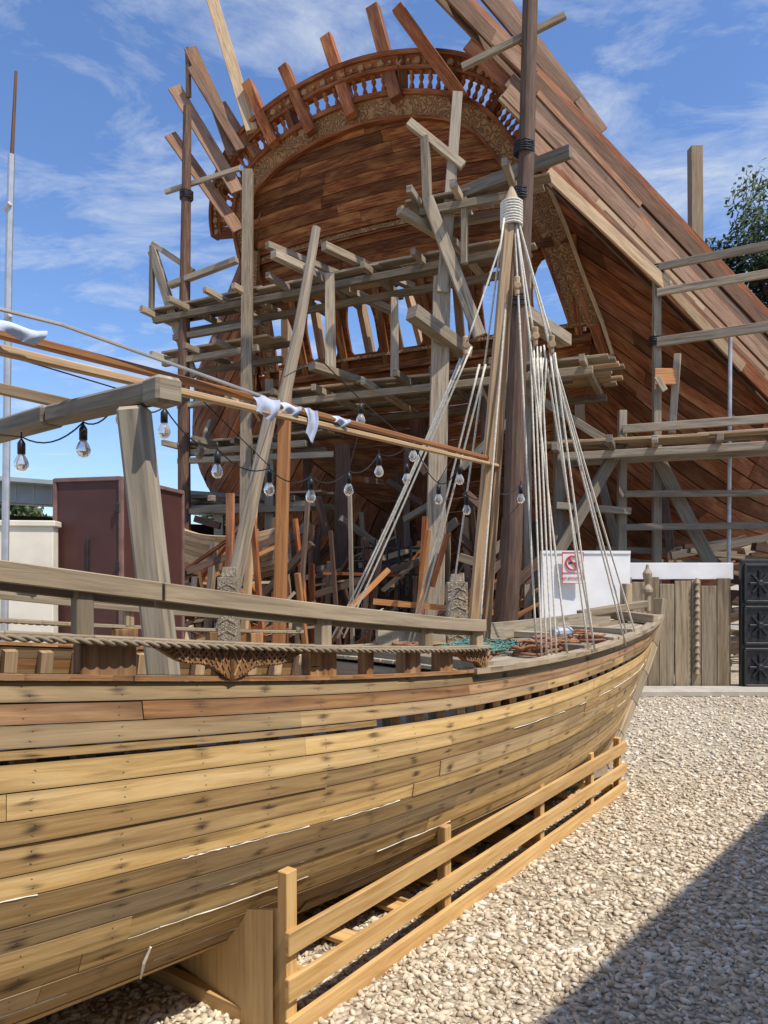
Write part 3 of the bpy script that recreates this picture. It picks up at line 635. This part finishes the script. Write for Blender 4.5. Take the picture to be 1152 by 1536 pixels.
m.beam((-.74,2.56,2.26),(-.82,2.64,2.262),.10,.095)
m.build('boom_gallows',W_deck,boat,bevel=.012)
m=MB()
m.beam((.565,4.86,1.0),(.83,4.86,4.05),.075,.12,up=(0,1,0),mi=0,taper=.8,t=(.6,.1,0)); m.beam((.66,4.90,1.0),(.86,4.90,4.02),.05,.10,up=(0,1,0),mi=0,taper=.8,t=(.35,.4,0))
m.lathe((.84,4.87,4.02),[(0,.07),(.06,.06),(.12,.035),(.17,.01)],8,1)
m.beam((-2.4,1.53,2.52),(.75,4.90,2.39),.045,.035,mi=2,taper=.7); m.beam((-2.4,1.48,2.44),(.75,4.86,2.35),.05,.04,mi=0,taper=.5)
m.beam((-2.4,3.4,2.62),(-1.38,3.45,2.40),.05,.05,mi=0)
m.tube([(-2.0,2.2,2.62),(-1.2,2.75,2.55),(-.55,3.45,2.45)],.009,6,3)
m.build('mast_and_yard',[W_pale,W_rail,W_orange,M_steel],boat,bevel=.006)
m=MB()
for i in range(9): 
    z=3.93+i*.018; pts=[(.84+math.cos(a)*.068,4.87+math.sin(a)*.075,z) for a in [k*math.pi/6 for k in range(13)]]; m.tube(pts,.009,5)
def rope(a,b,sag=.02,r=.007,n=10):
    a=V(a);b=V(b); m.tube([a.lerp(b,i/n)-V((0,0,sag*4*(i/n)*(1-i/n))) for i in range(n+1)],r,5)
T=(.85,4.85,4.08)
rope((.55,4.8,3.12),(-.32,5.1,1.2)); rope((.57,4.82,3.12),(-.28,5.1,1.2)); rope((.5,4.84,3.05),(-.36,5.1,1.2),.05)
rope((.62,4.8,3.0),(.17,5.2,1.15)); rope((.66,4.8,3.0),(.2,5.2,1.15))
rope(T,(.54,4.78,3.15)); rope(T,(.60,4.7,1.2)); rope((.78,4.8,3.95),(.45,5.3,1.2),.03)
rope(T,(.96,4.75,3.2)); rope(T,(1.07,4.72,3.15)); rope(T,(1.72,5.25,1.13)); rope(T,(1.85,5.6,1.15)); rope(T,(1.12,4.5,1.12),.0); rope(T,(.95,4.6,1.15))
for k in range(4): rope((.94+k*.022,4.75,3.1),(.95+k*.03,4.45,1.13),.01*k,.006)
for k in range(2): rope((1.06+k*.03,4.72,3.05),(1.30+k*.04,4.7,1.15),.02)
rope((1.06,4.72,3.1),(1.95,5.7,1.15)); rope((1.02,4.72,3.1),(1.45,5.1,1.15),.05)
for k in range(5): 
    p=V((.96+.02*k,4.73,3.02)); rope(p,p+V((R(-.04,.04),.0,-R(.2,.5))),.0,.006,4)
m.build('rigging_ropes',M_rope,boat,smooth=True)
m=MB()
for c in ((.53,4.8,3.12),(.97,4.74,3.16),(1.07,4.72,3.10),(.86,4.78,3.5)):
    m.tube([V(c)+V((0,-.02,0)),V(c)+V((0,.02,0))],[.026,.026],10); m.tube([V(c)+V((0,0,-.06)),V(c)+V((0,0,.06))],[.016,.022],8)
m.build('pulley_blocks',W_pale,boat,bevel=.006)
def coil(m,c,r,nl,rr):
    pts=[]
    for i in range(nl*14):
        a=i/14*2*math.pi; k=r*(1+.25*math.sin(i*.13)+R(-.04,.04)); pts.append(V(c)+V((math.cos(a)*k,math.sin(a)*k*.8,.012+.05*(i/(nl*14))+R(0,.02))))
    m.tube(pts,rr,5)
m=MB()
for L_,d_,r,nl in ((3.05,.35,.12,5),(2.7,.1,.15,6),(2.5,.42,.09,5),(2.2,.3,.1,5),(1.85,.15,.12,5),(1.6,.3,.08,4),(2.9,-.25,.1,4),(1.4,.05,.09,4),(2.3,.1,.11,5),(2.0,.32,.09,5),(3.2,.1,.1,5)):
    c=BOW-ax*L_+nx*d_; c.z=zs(L_)-.01; coil(m,c,r,nl,.010)
m.build('rope_coils',M_ropeb,boat,smooth=True)
m=MB()
for q in range(22):
    c=BOW-ax*R(2.5,2.85)+nx*R(.0,.3); c.z=zs(2.5)+R(0,.03); coil(m,c,R(.02,.08),3,.004)
m.build('fishing_net',M_teal,boat)
m=MB(); c=BOW-ax*1.75+nx*.1; c.z=zs(1.7)+.07; m.tube([c,c+ax*.13+nx*.03],[.05,.05],14); m.tube([c-ax*.02,c],[.03,.05],14); m.build('metal_can',M_steel,boat,smooth=False)
# ------------------------------------------------------------------ cradle
cr_=empty('timber_boat_cradle'); m=MB()
A=V((-.34,2.57,0)); B=V((1.79,5.58,0)); D=(B-A); dn=D.normalized(); on=V((dn.y,-dn.x,0))
def cp(f,o,z): p=A+D*f+on*o; p.z=z; return p
for z0 in (.345,.185,.04):
    m.beam(cp(-.005,.02,z0),cp(1.01,.02,z0-.005 if z0>.1 else z0),.022,.082)
for f,h in ((.005,.585),(.297,.45),(.594,.43),(.824,.42),(.985,.42)): m.beam(cp(f,-.012,0),cp(f,-.012,h),.045,.055,up=tuple(dn))
for f in (.3,.6,.98): m.beam(cp(f,-.05,.03),cp(f,-1.7,.03),.07,.06)
m.beam(cp(.0,-.06,.03),cp(.0,-1.8,.03),.05,.06)
for z0 in (.345,.185,.04): m.beam(cp(0,-1.75,z0),cp(.9,-1.3,z0),.022,.078)
for k in range(9): # loose boards lying on the ground under the boat
    f=.08+k*.1; m.beam(cp(f,-.15,.03),cp(f+R(-.03,.03),-1.5,.035),.10,.022)
def bulk(Lb):
    qs=[.66+.34*i/10 for i in range(11)]
    p0=BOW-ax*Lb+nx*.985; p0.z=.46
    near=[p0]+[BP(Lb,q,1,-.015) for q in qs]; far=[BP(Lb,q,-1,-.015) for q in qs][::-1]
    line=near+far; b=len(m.v)
    for th in (0,.02):
        for p in line: m.v.append(V((p.x+ax.x*th,p.y+ax.y*th,p.z-.005)))
        for p in line: m.v.append(V((p.x+ax.x*th,p.y+ax.y*th,0.0)))
    k=len(line)
    for side in (0,1):
        s0=b+side*2*k
        for i in range(k-1):
            du=lambda p:(p-line[0]).dot(nx)
            m.face((s0+i,s0+i+1,s0+k+i+1,s0+k+i),[(line[i].z,du(line[i])),(line[i+1].z,du(line[i+1])),(0,du(line[i+1])),(0,du(line[i]))],(.5,.1,.2),1)
bulk(4.82)
m.build('cradle_timbers',[W_new,W_ply],cr_,bevel=.003)
# ------------------------------------------------------------------ posts behind boat
m=MB(); m.beam((-.77,5.2,0),(-.69,5.2,3.06),.085,.085,up=(0,1,0)); m.build('orange_timber_post',W_orange,bevel=.005)
m=MB(); m.tube([(-.72,5.14,2.75),(-.6,5.14,3.3),(-.47,5.14,4.05)],[.045,.04,.03],8); m.tube([(-1.42,5.1,0),(-1.06,5.1,1.46),(-.76,5.1,2.85)],[.06,.055,.045],8); m.build('leaning_timber_pole',W_gray)
# ------------------------------------------------------------------ string lights
sl_=empty('string_lights')
BL=[(-2.2,2.5,2.25),(-1.52,3.1,2.09),(-1.22,3.0,2.13),(-1.06,3.0,2.25),(-.99,3.33,2.27),(-.8,3.55,2.12),(-.585,3.77,2.06),(-.396,4.0,2.05),(-.2,4.2,2.11),(-.03,4.44,2.25),(.18,4.55,2.36),(.36,4.88,2.13),(.5,4.88,2.26),(.57,5.1,2.08),(.76,5.1,2.11),(.98,5.3,2.18)]
EX=[(-.14,4.44,2.56),(.146,4.77,2.25)]
mg=MB(); ms=MB(); mw=MB()
for b in BL+EX:
    o=V(b); mg.lathe(o,[(-.032,.006),(-.028,.017),(-.014,.027),(.002,.0285),(.018,.023),(.034,.014),(.04,.013)],12); ms.lathe(o+V((0,0,.038)),[(0,.016),(.045,.016),(.055,.01),(.065,.004)],10)
for i in range(len(BL)-1):
    a=V(BL[i])+V((0,0,.11));b=V(BL[i+1])+V((0,0,.11)); mw.tube([a.lerp(b,k/8)-V((0,0,.05*4*(k/8)*(1-k/8))) for k in range(9)],.0035,5)
for b in BL+EX: mw.tube([V(b)+V((0,0,.09)),V(b)+V((0,0,.13))],.004,5)
mw.tube([V(EX[0])+V((0,0,.12)),(-.35,4.0,2.8),(-.69,5.1,3.0)],.004,5); mw.tube([V(EX[0])+V((0,0,.12)),(.2,4.6,2.42)],.004,5)
mw.tube([(.98,5.3,2.29),(1.3,6.5,2.4),(1.9,11,2.6)],.005,5)
for i,f in enumerate((.25,.5,.72,.9)):
    p=V((-2.4,1.5,2.46)).lerp(V((.75,4.88,2.37)),f); q=V(BL[[3,6,8,11][i]])+V((0,0,.12)); mw.tube([p,q],.003,4)
mg.build('bulbs',M_glass,sl_,smooth=True); ms.build('sockets',M_black,sl_,smooth=True); mw.build('cable',M_black,sl_)
cl=empty('cloth_strips')
def cloth(x,y,z0,w_,h_,nm):
    m=MB(); nu,nv=10,8
    for j in range(nv+1):
        for i in range(nu+1):
            u=i/nu;v=j/nv; m.v.append(V((x+(u-.5)*w_*(1-.5*v)+.012*math.sin(v*4),y+.008*math.sin(u*11+v*2)+.8*w_*(u-.5),z0-h_*v*(.75+.25*u)+.006*math.sin(u*6))))
    for j in range(nv):
        for i in range(nu): a=j*(nu+1)+i; m.face((a,a+1,a+nu+2,a+nu+1),[(0,0)]*4,(.5,.5,.5))
    m.build(nm,M_cloth,cl,smooth=True)
cloth(-.55,3.44,2.45,.12,.10,'cloth_a'); cloth(-.36,3.64,2.44,.06,.16,'cloth_b'); cloth(-.45,3.54,2.44,.10,.05,'cloth_c'); cloth(-.22,3.78,2.43,.09,.04,'cloth_d'); cloth(-1.28,2.58,2.49,.16,.05,'cloth_e')
# ------------------------------------------------------------------ fences, sign, door
f_=empty('wooden_board_fence'); m=MB(); x=3.42
while x<5.0:
    w_=R(.13,.26); hgt=1.62+R(-.12,.03)
    if x+w_>5.04: w_=5.04-x
    m.beam((x+w_/2,10.68+R(-.02,.02),.05),(x+w_/2,10.68,hgt),w_*.96,.03,up=(0,1,0),mi=0,t=(R(0,.45),R(0,.6),0)); x+=w_
m.beam((3.4,10.74,1.2),(5.05,10.74,1.2),.04,.1); m.beam((3.4,10.74,.4),(5.05,10.74,.4),.04,.1)
m.beam((3.4,10.78,1.73),(5.08,10.78,1.73),.05,.24,mi=1)
for k in range(14): m.tube([(4.50,10.63,.25+k*.1),(4.50,10.63,.33+k*.1)],[.045,.02],8)
m.build('boards',[W_rail,M_white],f_,bevel=.005)
f2=empty('black_carved_door'); m=MB(); m.beam((5.10,10.6,.95),(6.7,10.6,.95),.08,1.88)
for cx in (5.36,5.86,6.36):
    for cz in (.35,.95,1.55):
        for dx in (-.21,.21): m.beam((cx+dx,10.545,cz-.25),(cx+dx,10.545,cz+.25),.04,.04,up=(0,1,0))
        for dz in (-.26,.26): m.beam((cx-.22,10.545,cz+dz),(cx+.22,10.545,cz+dz),.04,.04)
        for a in range(8):
            an=a*math.pi/4; m.beam((cx,10.545,cz),(cx+.15*math.cos(an),10.545,cz+.19*math.sin(an)),.03,.035)
        m.tube([(cx,10.55,cz),(cx,10.50,cz)],[.07,.04],12)
m.build('door_leaf',M_black,f2,bevel=.006)
f3=empty('white_site_wall'); m=MB(); m.beam((2.2,10.35,.98),(3.46,10.42,.98),.05,1.98); m.beam((2.2,10.35,1.99),(3.46,10.42,1.99),.08,.04); m.build('panels',M_white,f3)
m=MB(); m.beam((6.75,10.7,.9),(14,10.9,.9),.12,1.8); m.beam((6.75,10.7,1.83),(14,10.9,1.83),.2,.06); m.build('rendered_boundary_wall',M_stonewall)
sg_=empty('no_smoking_sign'); m=MB(); m.beam((2.62,10.27,1.55),(2.62,10.27,1.99),.30,.012,up=(0,1,0),mi=0)
pts=[(2.62+.095*math.cos(a),10.255,1.84+.095*math.sin(a)) for a in [k*math.pi/12 for k in range(25)]]; m.tube(pts,.011,6,1)
m.beam((2.56,10.255,1.91),(2.68,10.255,1.77),.02,.012,up=(0,1,0),mi=1); m.beam((2.56,10.26,1.835),(2.67,10.26,1.835),.006,.02,mi=2)
for dx in (-.145,.145): m.beam((2.62+dx,10.26,1.555),(2.62+dx,10.26,1.985),.008,.008,up=(0,1,0),mi=1)
for dz in (1.555,1.985,1.70): m.beam((2.475,10.26,dz),(2.765,10.26,dz),.008,.008,mi=1)
m.build('plate',[M_white,M_red,M_black],sg_)
tx=bpy.data.curves.new('lettering','FONT'); tx.body='NO SMOKING'; tx.size=.05; tx.align_x='CENTER'; tx.extrude=.002; tx.materials.append(M_red); to=bpy.data.objects.new('lettering',tx); scene.collection.objects.link(to); to.location=(2.62,10.255,1.61); to.rotation_euler=(math.pi/2,0,0); to.parent=sg_
m=MB(); m.beam((2,10.35,.04),(14,10.45,.04),.5,.08); m.build('pavement',M_concrete,bevel=.01)
# ------------------------------------------------------------------ left background
c_=empty('maroon_metal_container'); m=MB()
A=V((-3.15,8.87,0)); X=V((-.97,.22,0)).normalized(); Yv=V((.22,.97,0)).normalized()
c0=A+X*.45+Yv*.75; m.beam(c0+V((0,0,.1)),c0+V((0,0,2.8)),1.5,.9,up=tuple(X),mi=0)
for p in (A,A+X*.9,A+Yv*1.5): m.beam(p+V((0,0,.08)),p+V((0,0,2.84)),.05,.05,up=tuple(X),mi=1)
m.beam(A+V((0,0,2.82)),A+X*.9+V((0,0,2.82)),.06,.05,mi=1); m.beam(A+V((0,0,2.82)),A+Yv*1.5+V((0,0,2.82)),.06,.05,mi=1)
m.beam(A+X*.45-Yv*.01+V((0,0,1.2)),A+X*.45-Yv*.01+V((0,0,2.1)),.03,.03,up=tuple(X),mi=2)
for zz_ in (.9,1.7,2.4): m.beam(A+X*.03-Yv*.03+V((0,0,zz_)),A+X*.03-Yv*.03+V((0,0,zz_+.12)),.05,.03,up=tuple(X),mi=2)
m.build('container_body',[M_maroon,plain('maroon_frame',(.20,.11,.09),.5),M_black],c_,bevel=.006)
m=MB(); m.beam((-9,8.3,1.12),(-3.95,8.9,1.12),.2,2.24); m.beam((-9,8.3,2.27),(-3.92,8.9,2.27),.26,.07); m.build('cream_plaster_wall',M_plaster,bevel=.01)
wb=empty('warehouse_shed'); m=MB()
m.beam((-14,14,3.75),(-4.6,21,3.75),.3,.6,mi=0); m.beam((-14,17,3.95),(-4.6,24,3.95),6,.1,mi=0)
m.beam((-14,18,1.7),(-4.8,25,1.7),.3,3.4,mi=1)
for k in range(5): p=V((-14,14.2,0)).lerp(V((-4.7,21.1,0)),k/4); m.beam(p,p+V((0,0,3.45)),.25,.25,up=(0,1,0),mi=2)
for k in range(30): p=V((-14,13.83,3.5)).lerp(V((-4.6,20.83,3.5)),k/29); m.beam(p,p+V((0,0,.5)),.04,.04,up=(0,1,0),mi=0)
m.build('shed_structure',[M_roof,M_darkin,M_concrete],wb)
m=MB(); m.tube([(-4.12,8,0),(-4.06,8,5.0),(-4.03,8,6.2)],[.04,.038,.036],10,0); m.tube([(-4.03,8,6.1),(-3.98,8,7.1)],[.022,.016],8,1)
for z in (3.2,4.4,5.6): m.tube([(-4.1,8,z),(-4.02,7.95,z+.05)],.025,8,0)
m.build('antenna_pole',[M_steel,W_dark])
bb=empty('unfinished_wooden_boat'); m=MB()
def bs(sd):
    def S(a,b):
        x=-4.2+2.3*a; wd=.6*math.sin(math.pi*min(1,a*.9+.1))**.7*(1-b)**.6; z=2.45+.25*(2*a-1)**2-b*.85; return V((x+.1*b,15.0-sd*wd-.5*a,z))
    return S
for sd in (1,-1): m.planks(bs(sd),[i/9 for i in range(10)],0,1,.08,sd,.03,.03,.8,0)
for x in (-3.8,-2.4): m.beam((x,14.2,0),(x,14.9,1.65),.12,.12); m.beam((x,15.4,0),(x,14.9,1.65),.12,.12)
m.build('boat_planks',W_pale,bb)
tp=empty('timber_stack'); m=MB()
for i in range(260):
    x=R(-4.8,2.2); y=R(12.0,19); z=R(0,1.9)*(1-.2*abs(x+2)/4); L2=R(.6,2.2); a=R(-1.2,1.2); m.beam((x,y,z),(x+L2*math.cos(a),y+R(-.5,.5),z+R(-.3,.9)),R(.04,.16),R(.03,.12),mi=random.choice((0,1,2,3,3,4,4,4)))  # timber clutter, mix weighted to dark woods to imitate shade under the hull
for i in range(75):
    x=R(-3.6,2.4); y=R(11.5,17); m.beam((x,y,0),(x+R(-.4,.4),y+R(-.3,.3),R(1.4,3.2)),R(.04,.12),R(.04,.12),mi=random.choice((0,4,2,3,4,4,1)))  # uprights also lean to dark woods, shade put into the colour
for i in range(90): # dark timber added to darken the gap beneath the starboard bilge
    x=R(3.5,10.5); y=R(13.2,16.5); z=R(0,2.3); m.beam((x,y,z),(x+R(.8,2.2),y+R(-.4,.4),z+R(-.3,.4)),R(.08,.2),R(.06,.2),mi=random.choice((3,4,4,0)))
m.build('timber_pieces',[W_gray,W_pale,W_orange,W_redplank,W_dark],tp)
rb=MB()
for i in range(7):
    for j in range(3): x=-.6+i*.22;y=13.6+j*.3; rb.tube([(x,y,0),(x,y,2.35)],.018,5)
for k in range(9):
    for j in range(3): rb.tube([(-.65,13.6+j*.3,.2+k*.25),(.75,13.6+j*.3,.2+k*.25)],.012,5)
rb.build('rebar_cage',M_black)
wk=empty('workshop_building'); m=MB()
e=V((.652,.759,0)); nr_=V((.759,-.652,0)); hgt=5.0; P0=V((.54,2.66,0))+nr_*(.6*hgt)
c0=P0+nr_*2.0-e*12; c1=P0+nr_*2.0+e*3.6; m.beam(c0+V((0,0,hgt/2)),c1+V((0,0,hgt/2)),4.0,hgt)
for k in range(5):
    q=P0-nr_*.02-e*(8-2.4*k); m.beam(q-e*.5+V((0,0,1.7)),q+e*.5+V((0,0,1.7)),.06,1.1,mi=1); m.beam(q-e*.6+V((0,0,1.1)),q+e*.6+V((0,0,1.1)),.2,.08,mi=2)
m.build('walls_and_windows',[M_stonewall,M_darkin,M_concrete],wk)
# ------------------------------------------------------------------ trees
def tree(x,y,h,rad,nleaf,ls,name='leafy_tree'):
    e_=empty(name); m=MB()
    m.tube([(x,y,0),(x+.1,y,h*.3),(x-.1,y+.1,h*.6),(x,y,h*.85)],[h*.03,h*.024,h*.016,h*.006],8)
    cl_=[]
    for i in range(26):
        a=R(0,6.28); el_=R(-.2,1); r=rad*R(.35,.95); c=V((x+math.cos(a)*r*math.cos(el_),y+math.sin(a)*r*math.cos(el_),h*.66+rad*.75*math.sin(el_)*R(.6,1.1))); cl_.append((c,rad*R(.16,.34)))
        m.tube([(x,y,h*R(.3,.6)),((x+c.x)/2,(y+c.y)/2,c.z-rad*.2),c],[h*.01,h*.006,h*.002],5)
    m.build('trunk_and_limbs',W_dark,e_)
    m=MB()
    for k in range(nleaf):
        c,r=random.choice(cl_); d=V((random.gauss(0,1),random.gauss(0,1),random.gauss(0,.8))); d=d.normalized()*r*R(.2,1.15)**.6
        p=c+d; a=V((R(-1,1),R(-1,1),R(-1,1))).normalized()*ls; b=a.orthogonal().normalized()*ls*.45; n0=len(m.v)
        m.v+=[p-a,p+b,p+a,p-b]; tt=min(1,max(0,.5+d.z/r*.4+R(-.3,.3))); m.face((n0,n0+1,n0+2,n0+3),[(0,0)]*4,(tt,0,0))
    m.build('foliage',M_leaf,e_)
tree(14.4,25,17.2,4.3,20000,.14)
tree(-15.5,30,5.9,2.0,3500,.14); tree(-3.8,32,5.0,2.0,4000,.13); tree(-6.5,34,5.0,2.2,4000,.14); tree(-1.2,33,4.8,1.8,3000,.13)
